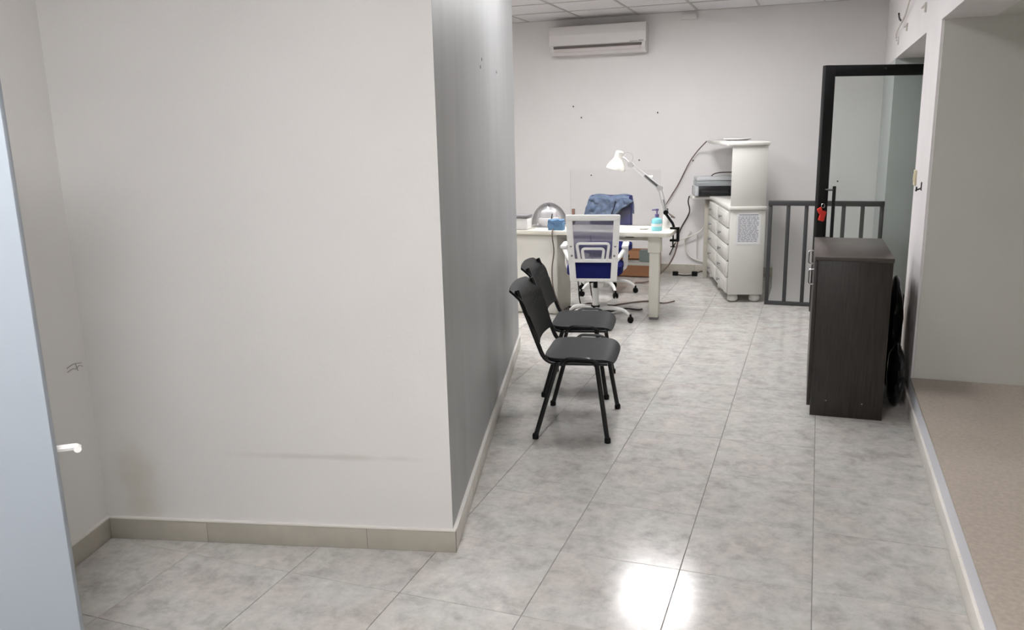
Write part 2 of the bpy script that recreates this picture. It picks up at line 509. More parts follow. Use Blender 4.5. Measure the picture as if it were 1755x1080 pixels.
# ceiling: board tiles hung in a metal grid
cb = MB(); cb.box(XL, XR+.2, YN, YF, H+.03, H+.15)
CE = struct(cb.build('ceiling', CEIL, smooth=False))
gx = [-2.79+.6*k for k in range(8)]; gy = [YF-.6*k for k in range(18)]
g = MB()
for x in gx: g.box(x-.011, x+.011, YN, YF, H, H+.03)
for y in gy: g.box(XL, XR, y-.011, y+.011, H, H+.028)
g.build('ceiling_grid', TBAR, CE, smooth=False)
ct = {}
xs = [XL]+gx+[XR]; ys = [YN]+sorted(gy)
for a, b in zip(xs, xs[1:]):
    for c, d in zip(ys, ys[1:]):
        if b-a < .05 or d-c < .05: continue
        k = (round(b-a, 3), round(d-c, 3))
        if k not in ct:
            m = MB(); m.box(.011, k[0]-.011, .011, k[1]-.011, 0, .02)
            o = m.build('ceiling_tile', CEIL, CE, (a, c, H+.005), smooth=False); ct[k] = o.data
        else:
            link('ceiling_tile', ct[k], CE, (a, c, H+.005))

# ceiling lamps (real light sources, above the frame)
for k, (px, py, st) in enumerate(PANELS):
    big = .30
    names = ['over the white desk', 'over the left end of the desk', 'in front of the white pillar face', 'over the black chairs']
    t = thing('ceiling_light', 'square white LED panel on the ceiling ' + names[k], 'ceiling light', (px, py, H-.035), 0, 'ceiling LED panels')
    f = MB()
    for a in (0, 1):
        for s in (-1, 1):
            if a: f.box(-big-.012, big+.012, s*big-.012, s*big+.012, 0, .035)
            else: f.box(s*big-.012, s*big+.012, -big+.012, big-.012, 0, .035)
    f.build('frame', PLAST, t, smooth=False)
    d = MB(); d.box(-big+.012, big-.012, -big+.012, big-.012, .004, .03)
    d.build('diffuser', mat('lit_diffuser_%d' % k, (251, 250, 251), .5, emit=st), t, smooth=False)

# near white door on the far left, seen edge on
dn = (Vector((-.78, -1.43))-Vector((-1.42, -1.95))).normalized()
dr = struct(link('door_1', None, None, (-1.42, -1.95, 0), math.atan2(dn.y, dn.x)))
m = MB(); m.box(0, .825, 0, .04, .01, 2.02, .003); m.build('door_leaf', DOORW, dr)
m = MB(); m.lathe([(.0, 0), (.025, 0), (.025, .008), (.0, .008)], (.76, .04, .84), 16, Matrix.Rotation(-PI/2, 4, 'X'))
m.tube(fillet([(.76, .045, .84), (.76, .09, .84), (.86, .09, .84), (.862, .07, .84)], .02), .009)
m.build('door_handle', PLAST, dr)

# ------------------------------------------------------------------ glass door with black frame
hx, hy = .842, 4.47
ang = math.atan2(.39, .743)
W_ = .985
d2 = struct(link('door_2', None, None, (hx, hy, 0), ang))
m = MB()
m.box(0, .085, -.025, .025, .012, 2.0, .003); m.build('stile', BLKMET, d2)
m = MB(); m.box(W_-.085, W_, -.025, .025, .012, 2.0, .003); m.build('stile', BLKMET, d2)
m = MB(); m.box(.085, W_-.085, -.025, .025, 1.915, 2.0, .003); m.build('top_rail', BLKMET, d2)
m = MB(); m.box(.085, W_-.085, -.025, .025, .012, .12, .003); m.build('bottom_rail', BLKMET, d2)
m = MB(); m.box(.08, W_-.08, -.004, .004, .115, 1.92); m.build('glass_pane', GLASS, d2, smooth=False)
m = MB()
m.tube(fillet([(.06, -.02, 1.03), (.105, -.075, 1.03), (.105, -.075, 1.05)], .01), .008)
m.box(.095, .117, -.088, -.066, .60, 1.06, .004)
m.tube([(.06, -.02, .64), (.105, -.075, .64)], .008)
m.build('pull_handle', BLKMET, d2)
m = MB(); m.box(.020, .05, -.034, -.025, .78, .93, .003); m.build('lock_plate', BLKPL, d2)
# red tag of keys in the lock
t = thing('key_tag', 'red key tag hanging from the lock of the black framed glass door', 'key tag', (hx+.035, hy-.03, .84), ang)
m = MB(); m.rbox((0, 0, 0), (.05, .02, .085), .009, Matrix.Rotation(.25, 4, 'Y') @ Matrix.Translation((.012, -.018, -.015)))
m.rbox((0, 0, 0), (.04, .018, .05), .008, Matrix.Rotation(-.5, 4, 'Y') @ Matrix.Translation((.0, -.02, .03))); m.build('tag', REDP, t)
m = MB(); m.tube([(.014*math.cos(a)+.01, -.018, .065+.018*math.sin(a)) for a in [2*PI*k/14 for k in range(14)]], .0025, 6, closed=True); m.build('key_ring', CHROME, t)

# ------------------------------------------------------------------ stair railing
t = thing('stair_railing', 'dark grey steel stair railing with upright bars behind the glass door', 'railing', (.455, 4.76, 0))
Lr = XR-.012-.455
m = MB(); m.box(0, Lr, -.02, .02, .872, .915, .003); m.build('top_rail', GREYMET, t)
m = MB(); m.box(0, Lr, -.018, .018, .0, .032, .002); m.build('bottom_rail', GREYMET, t)
nb = 7
bar = None
for k in range(nb):
    x = .018+(Lr-.036)*k/(nb-1)
    if bar is None:
        m = MB(); m.box(-.016, .016, -.012, .012, .032, .872, .002); o = m.build('baluster', GREYMET, t, (x, 0, 0)); bar = o.data
    else: link('baluster', bar, t, (x, 0, 0))

# ------------------------------------------------------------------ air conditioner
t = thing('air_conditioner', 'white wall mounted split air conditioner under the ceiling', 'air conditioner', (-1.39, YF, 2.31))
def prof_x(pts, x0, x1, bev=0):
    m = MB(); b = bmesh.new()
    vs = [b.verts.new((x0, y, z)) for y, z in pts]
    f = b.faces.new(vs); r = bmesh.ops.extrude_face_region(b, geom=[f])
    for v in r['geom']:
        if isinstance(v, bmesh.types.BMVert): v.co.x = x1
    bmesh.ops.recalc_face_normals(b, faces=b.faces[:])
    if bev: bmesh.ops.bevel(b, geom=b.edges[:], offset=bev, segments=2, affect='EDGES', profile=.5)
    m.join(b); return m
prof_x([(0, 0), (-.15, 0), (-.185, .05), (-.185, .285), (0, .285)], -.505, .505, .006).build('housing', ACP, t)
prof_x([(-.186, .095), (-.204, .098), (-.206, .20), (-.196, .288), (-.17, .292), (-.17, .283), (-.186, .28)], -.515, .515, .004).build('front_panel', ACP, t)
m = MB(); m.box(-.47, .47, -.192, -.184, .073, .092); m.build('outlet_slot', ACD, t, smooth=False)
m = MB(); m.box(-.46, .46, -.198, -.19, .030, .066, .003); m.build('louver', ACL, t)
m = MB(); m.box(-.465, .465, -.193, -.184, .064, .072); m.build('slot_shadow_strip', ACD, t, smooth=False)
m = MB(); m.box(.35, .40, -.2085, -.204, .104, .109); m.box(.405, .43, -.2085, -.204, .104, .109); m.box(.44, .49, -.2085, -.204, .106, .114); m.build('badge_strip', LIDG, t, smooth=False)
g = MB()
for k in range(26): x = -.48+.038*k; g.box(x, x+.028, -.17, -.02, .284, .287)
g.build('intake_grille', ACD, t, smooth=False)

m = MB(); m.box(-.075, .075, -.04, 0, 0, .055, .006)
tag(m.build('junction_box', WBACK, None, (-.47, YF, 2.61)), 'small white junction box on the back wall just under the ceiling', 'junction box')

# ------------------------------------------------------------------ black visitor chairs
def make_visitor_chair(label):
    t = thing('visitor_chair', label, 'chair', (0, 0, 0), 0, 'black chairs by the grey wall')
    # seat shell, slightly dished with a rolled front edge and rounded corners
    def superell(u, v, hx_, hy_, n=5.0):
        a, b = 2*u-1, 2*v-1
        # square to superellipse
        r = max(abs(a), abs(b))
        if r < 1e-6: return 0, 0
        ln = (abs(a)**n+abs(b)**n)**(1/n)
        k = r/ln
        return a*k*hx_, b*k*hy_
    def seat(u, v):
        x, y = superell(u, v, .184, .228)
        z = .425-.014*(1-(y/.23)**2)*(1-((x-.0)/.25)**2)
        if x > .115: z -= .028*((x-.115)/.07)**2
        if x < -.15: z += .012*((-.15-x)/.06)
        return Vector((x+.032, y, z))
    m = MB(); m.grid(seat, 21, 21, .014); m.build('seat', SEATPL, t)
    # back shell: wide top, tapering below, curled rearwards at the top and wrapped round the sitter
    def back(u, v):
        z = .285*v
        wd = .186+.04*min(1, v*1.5)
        a = 2*u-1
        # rounded upper corners
        if v > .85: wd *= 1-.10*((v-.85)/.15)**2
        y = a*wd
        x = -.02*(1-abs(a)**2)-.33*z*1.0
        if v > .72: x -= .055*((v-.72)/.28)**2
        return Vector((-.168+x, y, .495+z-.012*a*a*(v > .5)))
    m = MB(); m.grid(back, 17, 17, .011); bk = m.build('backrest', BLKPL, t)
    for rr in range(3):
        for c in range(-2, 3):
            v = .60+.11*rr; u = .5+.12*c
            p = back(u, v)+Vector((.0125, 0, .004))
            holes = MB(); holes.lathe([(.0, 0), (.004, 0), (.004, .002), (0, .002)], p, 8, Matrix.Rotation(PI/2-.35, 4, 'Y'))
            holes.build('vent_hole', GREYMET, bk)
    for s in (-1, 1):
        # leg pair
        for x0, x1 in ((-.185, -.075), (.187, .125)):
            m = MB(); m.tube([(x1, s*.215, .40), (x0, s*.268, .012)], .0125, 10); lg = m.build('leg', BLKTUBE, t)
            m = MB(); m.lathe([(.012, .0), (.0165, .002), (.0165, .022), (.013, .03)], (x0*1.0, s*.268, 0), 12); m.build('rubber_foot', BLKPL, lg)
        # upright carrying the back, bending into the seat rail
        m = MB(); m.tube(fillet([(.18, s*.205, .40), (-.14, s*.205, .393), (-.285, s*.19, .765)], .06, 6), .0115, 10); m.build('side_rail', BLKTUBE, t)
        # arched linking bracket beside the seat
        m = MB(); m.tube(fillet([(-.05, s*.232, .403), (-.02, s*.245, .432), (.10, s*.245, .432), (.14, s*.232, .403)], .03, 5), .008, 8); m.build('link_bracket', BLKTUBE, t)
    for x in (-.06, .12):
        m = MB(); m.tube([(x, -.215, .392), (x, .215, .392)], .0115, 8); m.build('cross_tube', BLKTUBE, t)
    return t
vc = make_visitor_chair('nearer of the two black plastic visitor chairs, closest to the camera')
vc.location = (-.309, 1.366, 0); vc.rotation_euler = (0, 0, math.radians(7.5))
dup(vc, (-.485, 2.035, 0), math.radians(9), 'farther of the two black plastic visitor chairs, next to the desk')

# ------------------------------------------------------------------ dark cabinet
t = thing('low_cabinet', 'dark brown wood cabinet standing by the right wall', 'cabinet', (.869, 1.85, 0), math.radians(.6))
CW, CD, CH = .362, .80, .876
m = MB(); m.box(0, CW, 0, .022, 0, CH-.022, .001); m.build('side_panel', WENGE, t)
m = MB(); m.box(0, CW, CD-.022, CD, 0, CH-.022, .001); m.build('side_panel', WENGE, t)
m = MB(); m.box(-.018, CW+.004, -.004, CD+.004, CH-.022, CH, .0015); m.build('cabinet_top', mat('wenge_top_laminate', (72, 64, 60), .3, var=.1, vscale=3, stretch=(2, 30, 2)), t)
m = MB(); m.box(CW-.01, CW, .022, CD-.022, .05, CH-.022); m.build('back_panel', WENGE, t, smooth=False)
m = MB(); m.box(.02, CW-.01, .022, CD-.022, .05, .07); m.build('bottom_board', WENGE, t, smooth=False)
m = MB(); m.box(.03, .045, .022, CD-.022, 0, .05); m.build('plinth', WENGE, t, smooth=False)
m = MB(); m.box(.02, CW-.01, .022, CD-.022, .44, .458); m.build('shelf', WENGE, t, smooth=False)
for k in range(2):
    m = MB(); m.box(-.019, -.001, .002+k*CD/2, CD/2-.002+k*CD/2, .055, CH-.026, .001); dd = m.build('door', WENGE, t)
    yy = CD/2-.05 if k == 0 else CD/2+.05
    yy = .05 if k == 0 else CD-.05
    m = MB(); m.tube(fillet([(-.019, yy, .72), (-.045, yy, .72), (-.045, yy, .80), (-.019, yy, .80)], .012), .005, 8); m.build('door_handle', CHROME, dd)
for x, z in ((.08, .09), (.26, .085)):
    m = MB(); m.lathe([(0, 0), (.004, 0), (.004, .0015), (0, .0015)], (x, 0, z), 8, Matrix.Rotation(PI/2, 4, 'X')); m.build('screw_cap', LIDG, t)

# ------------------------------------------------------------------ bin bags between cabinet and pier
def bag(loc, rx, ry, hh, seed, label):
    m = MB(); b = m.bm
    bmesh.ops.create_uvsphere(b, u_segments=28, v_segments=22, radius=1)
    for v in b.verts:
        p = v.co.copy()
        z = (p.z+1)/2
        k = 1.0 if z < .8 else max(.4, 1-(z-.8)*3.0)
        if z > .94: k = .7
        nn = noise.noise(p*2.6+Vector((seed, 0, 0)))*.13+noise.noise(p*7+Vector((seed, 3, 0)))*.06
        fl_ = .75+.25*min(1, z*6)
        v.co = Vector((p.x*rx*k*(1+nn)*(1/max(.35, (1-p.z**2)**.5))**.35, p.y*ry*k*(1+nn)*(1/max(.35, (1-p.z**2)**.5))**.35, max(0, z*hh*(1+.04*nn))))
    o = m.build('bin_bag', BAGM, None, loc)
    return tag(o, label, 'bag', 'black bin bags')
bag((1.307, 2.50, 0), .052, .15, .68, 2.2, 'tall black plastic bin bag squeezed between the dark cabinet and the pier')
bag((1.312, 2.16, 0), .045, .12, .36, 5.9, 'short black plastic bin bag on the floor in front of the tall one')

# ------------------------------------------------------------------ wall fittings on the right
m = MB(); m.box(-.012, 0, -.035, .035, -.045, .045, .003); b0 = m.build('light_switch', BEIGE, None, (XR, 2.69, 1.235))
tag(b0, 'small ivory light switch on the edge of the white pier', 'switch')
m = MB(); m.box(-.016, -.010, -.014, .014, -.022, .022, .003); m.build('rocker', BEIGE, b0)
m = MB(); m.tube(fillet([(-.001, .02, .03), (-.001, .02, .0), (-.03, .02, -.01), (-.03, -.03, -.01), (-.03, -.03, .012)], .01), .0045, 8)
m.box(-.004, 0, .008, .032, -.012, .035, .001)
tag(m.build('coat_hook', BLKMET, None, (XR, 2.36, 1.195)), 'little dark wire coat hook on the white pier', 'hook')
# leftovers of old wiring high on the right wall
def cable(name, pts, r, m_, label, cat='cable', smooth=6, group=None, seg=6):
    m = MB(); m.tube(pts, r, seg, smooth=smooth)
    return tag(m.build(name, m_), label, cat, group)
cable('old_wire', [(XR-.006, 4.95, 2.215), (XR-.03, 4.6, 2.235), (XR-.02, 4.1, 2.30), (XR-.03, 3.6, 2.36), (XR-.01, 3.0, 2.40)], .006, CABLEW, 'white loose wire running along the top of the right wall')
cable('wire_stub', [(XR-.002, 4.52, 2.30), (XR-.03, 4.42, 2.31), (XR-.05, 4.25, 2.33)], .007, CABLEK, 'short dark wire stub sticking out of the upper right wall')
for k, (yy, zz, lab) in enumerate(((4.85, 2.20, 'L-shaped white cable clip on the right wall, the lowest one by the corner'),
                                   (4.15, 2.235, 'L-shaped white cable clip on the right wall, the middle one above the opening'),
                                   (3.0, 2.23, 'L-shaped white cable clip on the right wall, the one nearest the camera'))):
    m = MB(); m.box(-.012, 0, -.10, .10, -.006, .006, .002); m.box(-.012, 0, -.11, -.098, -.05, .006, .002)
    tag(m.build('cable_clip', CABLEW if k else WPIER, None, (XR, yy, zz)), lab, 'cable clip', 'cable clips on the right wall')

# plugged screw holes on the back wall
m0 = MB(); m0.lathe([(0, 0), (.009, 0), (.007, .002), (0, .002)], (0, 0, 0), 8, Matrix.Rotation(PI/2, 4, 'X'))
wb = bpy.data.objects['wall_back']
o = m0.build('screw_hole', DARKH, wb, (.86, YF, 1.25))
for x, z in ((1.03, .985), (-1.70, 1.79), (-1.61, 1.67), (-.78, 1.70), (-.40, 1.20), (-1.50, 1.05), (-.97, 1.21)):
    link('screw_hole', o.data, wb, (x, YF, z))
# small plug marks on the grey wall
wg = bpy.data.objects['wall_grey']
for dd_, zz_ in ((1.30, 1.90), (1.24, 1.86), (1.95, 1.88)):
    q_ = A_+g1*dd_
    m = MB(); m.lathe([(0, 0), (.009, 0), (.007, .002), (0, .002)], (q_.x, q_.y, zz_), 8, Matrix.Rotation(math.atan2(n_grey.y, n_grey.x), 4, 'Z') @ Matrix.Rotation(PI/2, 4, 'Y'))
    m.build('plug_mark', GREYMET, wg)
# pencil scribble on the left wall
P0 = Vector((-1.732, -.551, .725)); ww = bpy.data.objects['wall_left']
for pts in ([(0, 0), (.03, .004), (.05, -.002), (.07, .006), (.09, -.004)], [(.0, .014), (.04, .02), (.085, .012)], [(.05, .02), (.06, -.012)]):
    m = MB(); m.tube([P0+Vector((-dl.x*a, -dl.y*a, b))+Vector((n_left.x, n_left.y, 0))*.001 for a, b in pts], .0014, 5, smooth=3); m.build('pencil_mark', PENCIL, ww)

# ------------------------------------------------------------------ desk
DT = .73
t = thing('desk', 'long white desk with a square leg and a solid pedestal, behind the white mesh chair', 'desk', (0, 0, 0))
DX0, DX1, DY0, DY1 = -2.05, -.235, 3.84, 4.34
m = MB(); m.prism([(DX0, DY0), (DX1-.03, DY0), (DX1, DY0+.03), (DX1, DY1-.03), (DX1-.03, DY1), (DX0, DY1)], DT-.036, DT, .006); m.build('tabletop', CREAMP, t)
m = MB(); m.box(-1.63, -1.195, 3.90, 4.30, .006, DT-.037, .003); pd = m.build('pedestal', CREAMP, t)
m = MB(); m.box(-1.625, -1.20, 3.893, 3.90, .02, DT-.055, .002); m.build('pedestal_panel', WHITEP, pd)
for y0 in (3.905, 4.24):
    ox = 0 if y0 < 4 else -.062
    m = MB(); m.box(ox-.415, ox-.335, y0, y0+.08, .02, DT-.037, .006); lg = m.build('leg', CREAMP, t)
    m = MB(); m.box(ox-.425, ox-.325, y0-.01, y0+.09, DT-.17, DT-.037, .003); m.build('leg_collar', CREAMP, lg)
    m = MB(); m.box(ox-.41, ox-.34, y0+.005, y0+.075, 0, .02, .003); m.build('leg_foot', LIDG, lg)
m = MB(); m.box(-1.195, -.415, 4.26, 4.28, DT-.12, DT-.037); m.build('apron', CREAMP, t, smooth=False)
m = MB(); m.box(-.70, -.42, 4.20, 4.30, .40, .43, .003); m.box(-.70, -.685, 4.20, 4.30, .43, .60, .003); m.build('under_shelf', WHITEP, t)
tag(MB().box(-.68, -.60, 4.19, 4.25, .64, .692, .008).build('power_adapter', BLKPL), 'dark power adapter under the right half of the desk', 'adapter')
tag(MB().box(-.56, -.43, 4.215, 4.29, .431, .53, .006).build('storage_tub', mat('grey_green_plastic', (150, 164, 160), .4)), 'grey green tub on the shelf under the desk beside the leg', 'tub')

# acrylic screen
t = thing('acrylic_screen', 'clear acrylic screen standing along the back of the white desk', 'screen', (0, 0, 0))
m = MB(); m.box(-1.19, -.40, 4.296, 4.302, DT+.004, 1.205, .001); m.build('clear_sheet', ACRYL, t)
for k, x in enumerate((-1.165, -.43)):
    m = MB(); m.box(x-.012, x+.012, 4.285, 4.313, DT, DT+.09+.05*(1-k), .003); cl = m.build('clamp_foot', WOODB if k == 0 else PLAST, t)
    if k == 0:
        m = MB(); m.lathe([(0, 0), (.012, 0), (.012, .02), (0, .02)], (x+.018, 4.285, DT+.035), 10, Matrix.Rotation(PI/2, 4, 'X')); m.build('clamp_knob', BLKPL, cl)

# white boxes, clear dome, blue wrap on the desk
t = thing('white_tub', 'white tub with a wide grey lid at the left end of the desk', 'tub', (-1.505, 3.905, DT))
m = MB(); m.box(-.07, .065, -.06, .06, 0, .10, .012); m.build('tub_body', PLAST, t)
m = MB(); m.box(-.10, .07, -.07, .07, .101, .125, .006); m.build('lid', LIDG, t)
t = thing('tissue_box', 'white two-tier plastic box under the clear dome on the desk', 'box', (-1.325, 4.07, DT+.012))
m = MB(); m.prism([(-.075, -.055), (.085, -.055), (.085, .055), (-.075, .055)], 0, .072, .01); m.build('box_base', PLAST, t)
m = MB(); m.box(-.05, .055, -.045, .045, .072, .135, .008); m.build('box_top', PLAST, t)
m = MB(); m.tube([(0, 0, .132), (.004, -.01, .15), (-.006, 0, .168)], (.02, .004), 8, smooth=3); m.build('tissue', PAPER, t)
t = thing('clear_dome', 'hazy clear plastic dome cover with a grey knob on the desk', 'dome', (-1.325, 4.105, DT))
R0 = .157
prof = [(R0*math.cos(a), .02+.185*math.sin(a)) for a in [PI/2*k/12 for k in range(13)]]
m = MB(); m.lathe([(R0, .012)]+prof, seg=32, caps=False); m.build('dome_shell', DOMEP, t)
m = MB(); m.lathe([(R0-.004, 0), (R0+.008, 0), (R0+.008, .01), (R0-.004, .01)], seg=32, caps=True); m.build('base_plate', PLAST, t)
arc = [((R0+.002)*math.cos(a), 0, .02+.187*math.sin(a)) for a in [PI*k/20 for k in range(21)]]
m = MB(); m.tube(arc, .004, 6); m.build('seam_rim', LIDG, t)
m = MB(); m.lathe([(.018, 0), (.012, .012), (.026, .02), (.024, .032), (.0, .036)], (0, 0, .178), 14); m.build('knob', LIDG, t)
t = thing('wipes_pack', 'crumpled pale blue pack with a dark pen poking out, on the desk', 'pack', (-1.20, 3.90, DT))
m = MB(); b = m.bm
bmesh.ops.create_cube(b, size=1); bmesh.ops.subdivide_edges(b, edges=b.edges[:], cuts=5, use_grid_fill=True)
for v in b.verts:
    n_ = noise.noise(v.co*4.1)*.016
    v.co = Vector((v.co.x*.125, v.co.y*.07, (v.co.z+.5)*.085))
    if v.co.z > .004: v.co += Vector((n_, n_*.6, n_*.9))
m.build('wrapper', BLUEBOX, t)
m = MB(); m.tube([(-.055, 0, .03), (-.035, .0, .135)], .0045, 7); m.build('pen', CABLEK, t)

# bottles
t = thing('sanitizer_bottle', 'squat turquoise hand gel bottle with a violet pump on the desk', 'bottle', (-.372, 3.99, DT))
m = MB(); m.lathe([(0, 0), (.040, 0), (.044, .006), (.044, .078), (.034, .098), (.014, .106), (.014, .116), (0, .116)], seg=20); m.build('bottle_body', CYANL, t)
m = MB(); m.lathe([(.0447, .036), (.0452, .037), (.0452, .058), (.0447, .059)], seg=20, caps=False); m.build('label_band', LABELW, t)
m = MB(); m.lathe([(.017, .112), (.017, .135), (.006, .137), (.006, .16), (.014, .162), (.014, .178), (0, .18)], seg=14); m.tube([(0, 0, .17), (-.04, 0, .168)], .006, 8); m.build('pump', PURP, t)
t = thing('spray_bottle', 'slim white bottle standing at the right corner of the desk', 'bottle', (-.325, 4.17, DT))
m = MB(); m.lathe([(0, 0), (.027, 0), (.029, .004), (.029, .10), (.012, .13), (.012, .14), (0, .14)], seg=18); m.build('bottle_body', PLAST, t)
m = MB(); m.lathe([(.014, .135), (.014, .16), (.008, .165), (0, .165)], seg=12); m.build('cap', BLKPL, t)
t = thing('saucer', 'little white round dish in the middle of the desk', 'dish', (-.49, 4.06, DT))
m = MB(); m.lathe([(0, 0), (.03, 0), (.045, .012), (.042, .013), (.028, .004), (0, .004)], seg=20); m.build('dish_body', PLAST, t)

# ------------------------------------------------------------------ desk lamp (clamped to the right end of the desk)
LY = 4.10
t = thing('desk_lamp', 'white spring arm desk lamp clamped to the right end of the desk', 'lamp', (0, LY, 0))
Bp, Ep, Hp = Vector((-.318, 0, .868)), Vector((-.373, 0, 1.068)), Vector((-.615, 0, 1.258))
m = MB(); m.box(-.28, -.205, -.022, .022, DT+.001, DT+.018, .003); m.box(-.226, -.205, -.022, .022, DT-.085, DT+.018, .003); m.box(-.28, -.205, -.022, .022, DT-.1, DT-.083, .003)
m.tube([(-.25, 0, DT+.018), (-.262, 0, DT+.05), (-.318, 0, .855)], .011, 8); cp = m.build('clamp', BLKPL, t)
m = MB(); m.tube([(-.255, 0, DT-.145), (-.255, 0, DT-.04)], .006, 8); m.tube([(-.275, 0, DT-.145), (-.235, 0, DT-.145)], .005, 6); m.build('clamp_screw', BLKPL, cp)
def offs(a, b, o):
    d = (b-a).normalized(); n = Vector((-d.z, 0, d.x)); return a+n*o, b+n*o
for name, a, b in (('lower_arm', Bp, Ep), ('upper_arm', Ep, Hp)):
    m = MB()
    for o in (-.014, .014): m.tube(offs(a, b, o), .004, 7)
    ar = m.build(name, STEEL, t)
    m = MB()
    p0 = a.lerp(b, .06); p1 = a.lerp(b, .52); ax = (p1-p0); dn_ = ax.normalized(); n_ = Vector((-dn_.z, 0, dn_.x)); y_ = Vector((0, 1, 0))
    hel = [p0+ax*(k/160)+.0085*(math.cos(k*.9)*n_+math.sin(k*.9)*y_) for k in range(161)]
    m.tube(hel, .0025, 5); m.build('spring', GREYMET if name == 'upper_arm' else STEEL, ar)
for p in (Ep, Hp):
    m = MB(); m.lathe([(0, -.016), (.024, -.016), (.024, .016), (0, .016)], p, 14, Matrix.Rotation(PI/2, 4, 'X')); m.build('joint', STEEL, t)
m = MB(); m.lathe([(0, -.014), (.02, -.014), (.02, .014), (0, .014)], Bp, 12, Matrix.Rotation(PI/2, 4, 'X')); m.build('base_joint', BLKPL, t)
ax = Vector((-.037, 0, -.146)).normalized(); top = Vector((-.705, 0, 1.37))
zz = -ax; xx = Vector((0, 1, 0)).cross(zz).normalized(); yy = zz.cross(xx)
M = Matrix((xx, yy, zz)).transposed().to_4x4(); M.translation = top
m = MB(); m.lathe([(.0, 0), (.022, -.001), (.033, -.01), (.035, -.058), (.042, -.075), (.062, -.105), (.076, -.135), (.079, -.152), (.076, -.152), (.072, -.136), (.058, -.108), (.036, -.078), (0, -.07)], seg=28, M=M, caps=False); sh = m.build('lamp_shade', WHITEP, t)
m = MB(); m.lathe([(0, -.08), (.018, -.085), (.026, -.11), (.018, -.13), (0, -.136)], seg=16, M=M); m.build('bulb', SHADEIN, sh)
m = MB(); m.tube([Hp, Vector((-.66, 0, 1.305)), top+ax*.04], .007, 8); m.build('head_bracket', STEEL, t)
m = MB(); m.tube([Vector((-.645+.045*math.cos(a), .02, 1.315+.045*math.sin(a))) for a in [PI*(-.55+1.65*k/16) for k in range(17)]], .0035, 6); m.build('lamp_cord', STEEL, t)

# ------------------------------------------------------------------ office chairs
def wheel_base(t, r=.30, rot=0.0, m_=PLAST):
    m = MB(); m.lathe([(.0, .065), (.032, .065), (.034, .07), (.034, .125), (.026, .13), (0, .13)], seg=16); m.build('base_hub', m_, t)
    for k in range(5):
        a = rot+2*PI*k/5; c, s = math.cos(a), math.sin(a)
        m = MB(); m.tube([(c*.02, s*.02, .115), (c*.12, s*.12, .122), (c*.22, s*.22, .105), (c*r*.95, s*r*.95, .066)], (.021, .013), 9, smooth=4); lg = m.build('base_leg', m_, t)
        m = MB()
        tx, ty = -s, c
        for q in (-1, 1):
            m.lathe([(0, -.008), (.02, -.008), (.025, -.005), (.025, .005), (.02, .008), (0, .008)], (c*r+tx*.014*q, s*r+ty*.014*q, .0255), 14, Matrix.Rotation(a, 4, 'Z') @ Matrix.Rotation(PI/2, 4, 'X'))
        m.tube([(c*r, s*r, .026), (c*r, s*r, .07)], .009, 8); m.tube([(c*r-tx*.022, s*r-ty*.022, .026), (c*r+tx*.022, s*r+ty*.022, .026)], .008, 8)
        m.build('caster', BLKPL, lg)
def cushion(hx_, hy_, z0, z1, cy_=0.0):
    m = MB(); b = m.bm
    bmesh.ops.create_cube(b, size=2); bmesh.ops.subdivide_edges(b, edges=b.edges[:], cuts=7, use_grid_fill=True)
    for v in b.verts:
        x, y, z = v.co
        n = 5.0
        def sq(p, q):
            r = max(abs(p), abs(q))
            if r < 1e-6: return p, q
            k = r/((abs(p)**n+abs(q)**n)**(1/n)); return p*k, q*k
        x, y = sq(x, y)
        e = max(abs(x), abs(y)); zc = z*(1-.35*max(0, e-.75)/.25)
        v.co = Vector((x*hx_, cy_+y*hy_, (z0+z1)/2+zc*(z1-z0)/2))
    return m

def quadframe(m, pts, r):
    m.tube(fillet(list(pts)+[pts[0]], .02, 4), r, 8)
def bar2(m, a, b, wx, wy):
    """flat bar between two points, wx wide in x and wy deep in y"""
    a, b = Vector(a), Vector(b)
    vs = []
    for p in (a, b):
        vs.append([m.bm.verts.new(p+Vector((sx*wx/2, sy*wy/2, 0))) for sx, sy in ((-1, -1), (1, -1), (1, 1), (-1, 1))])
    for k in range(4): m.bm.faces.new((vs[0][k], vs[0][(k+1) % 4], vs[1][(k+1) % 4], vs[1][k]))
    m.bm.faces.new(vs[0][::-1]); m.bm.faces.new(vs[1])
def hbar(m, x0, x1, y0, y1, z0, z1): m.box(x0, x1, y0, y1, z0, z1, .005)

t = thing('office_chair', 'white framed mesh office chair with blue seat in front of the desk', 'chair', (-.812, 3.70, 0), math.radians(10))
wheel_base(t, .285, 0.02)
m = MB(); m.lathe([(0, .12), (.026, .12), (.026, .29), (0, .29)], seg=14); m.build('gas_column', PLAST, t)
m = MB(); m.lathe([(0, .115), (.036, .115), (.036, .145), (0, .145)], seg=14); m.lathe([(0, .285), (.018, .285), (.018, .41), (0, .41)], seg=12); m.tube([(0, 0, .345), (-.05, -.01, .335)], .009, 8); m.box(-.03, .03, -.1, .1, .375, .405, .006); m.build('mechanism', BLKPL, t)
cushion(.222, .225, .415, .495, .02).build('seat', BLUEF, t)
bx = link('back_frame_group', None, t) if False else None
by = -.225
m = MB()
for s in (-1, 1):
    bar2(m, (s*.158, by+.02, .385), (s*.168, by-.005, .55), .05, .028)
    bar2(m, (s*.168, by-.005, .55), (s*.186, by-.035, .905), .048, .028)
hbar(m, -.205, .205, by-.05, by-.022, .865, .91)
hbar(m, -.17, .17, by-.018, by+.008, .535, .562)
hbar(m, -.16, .16, by+.008, by+.03, .38, .405)
bf = m.build('back_frame', PLAST, t)
m = MB(); m.grid(lambda u, v: Vector((-(.165+.0*v)+(2*(.165))*u, by+.004-.03*v-.0+.018*math.sin(PI*u), .55+.335*v)), 9, 9, .003); m.build('back_mesh', MESHF, bf)
m = MB(); m.box(-.15, .15, by+.012, by+.03, .40, .545, .004); m.build('back_panel', BLUEF, bf)
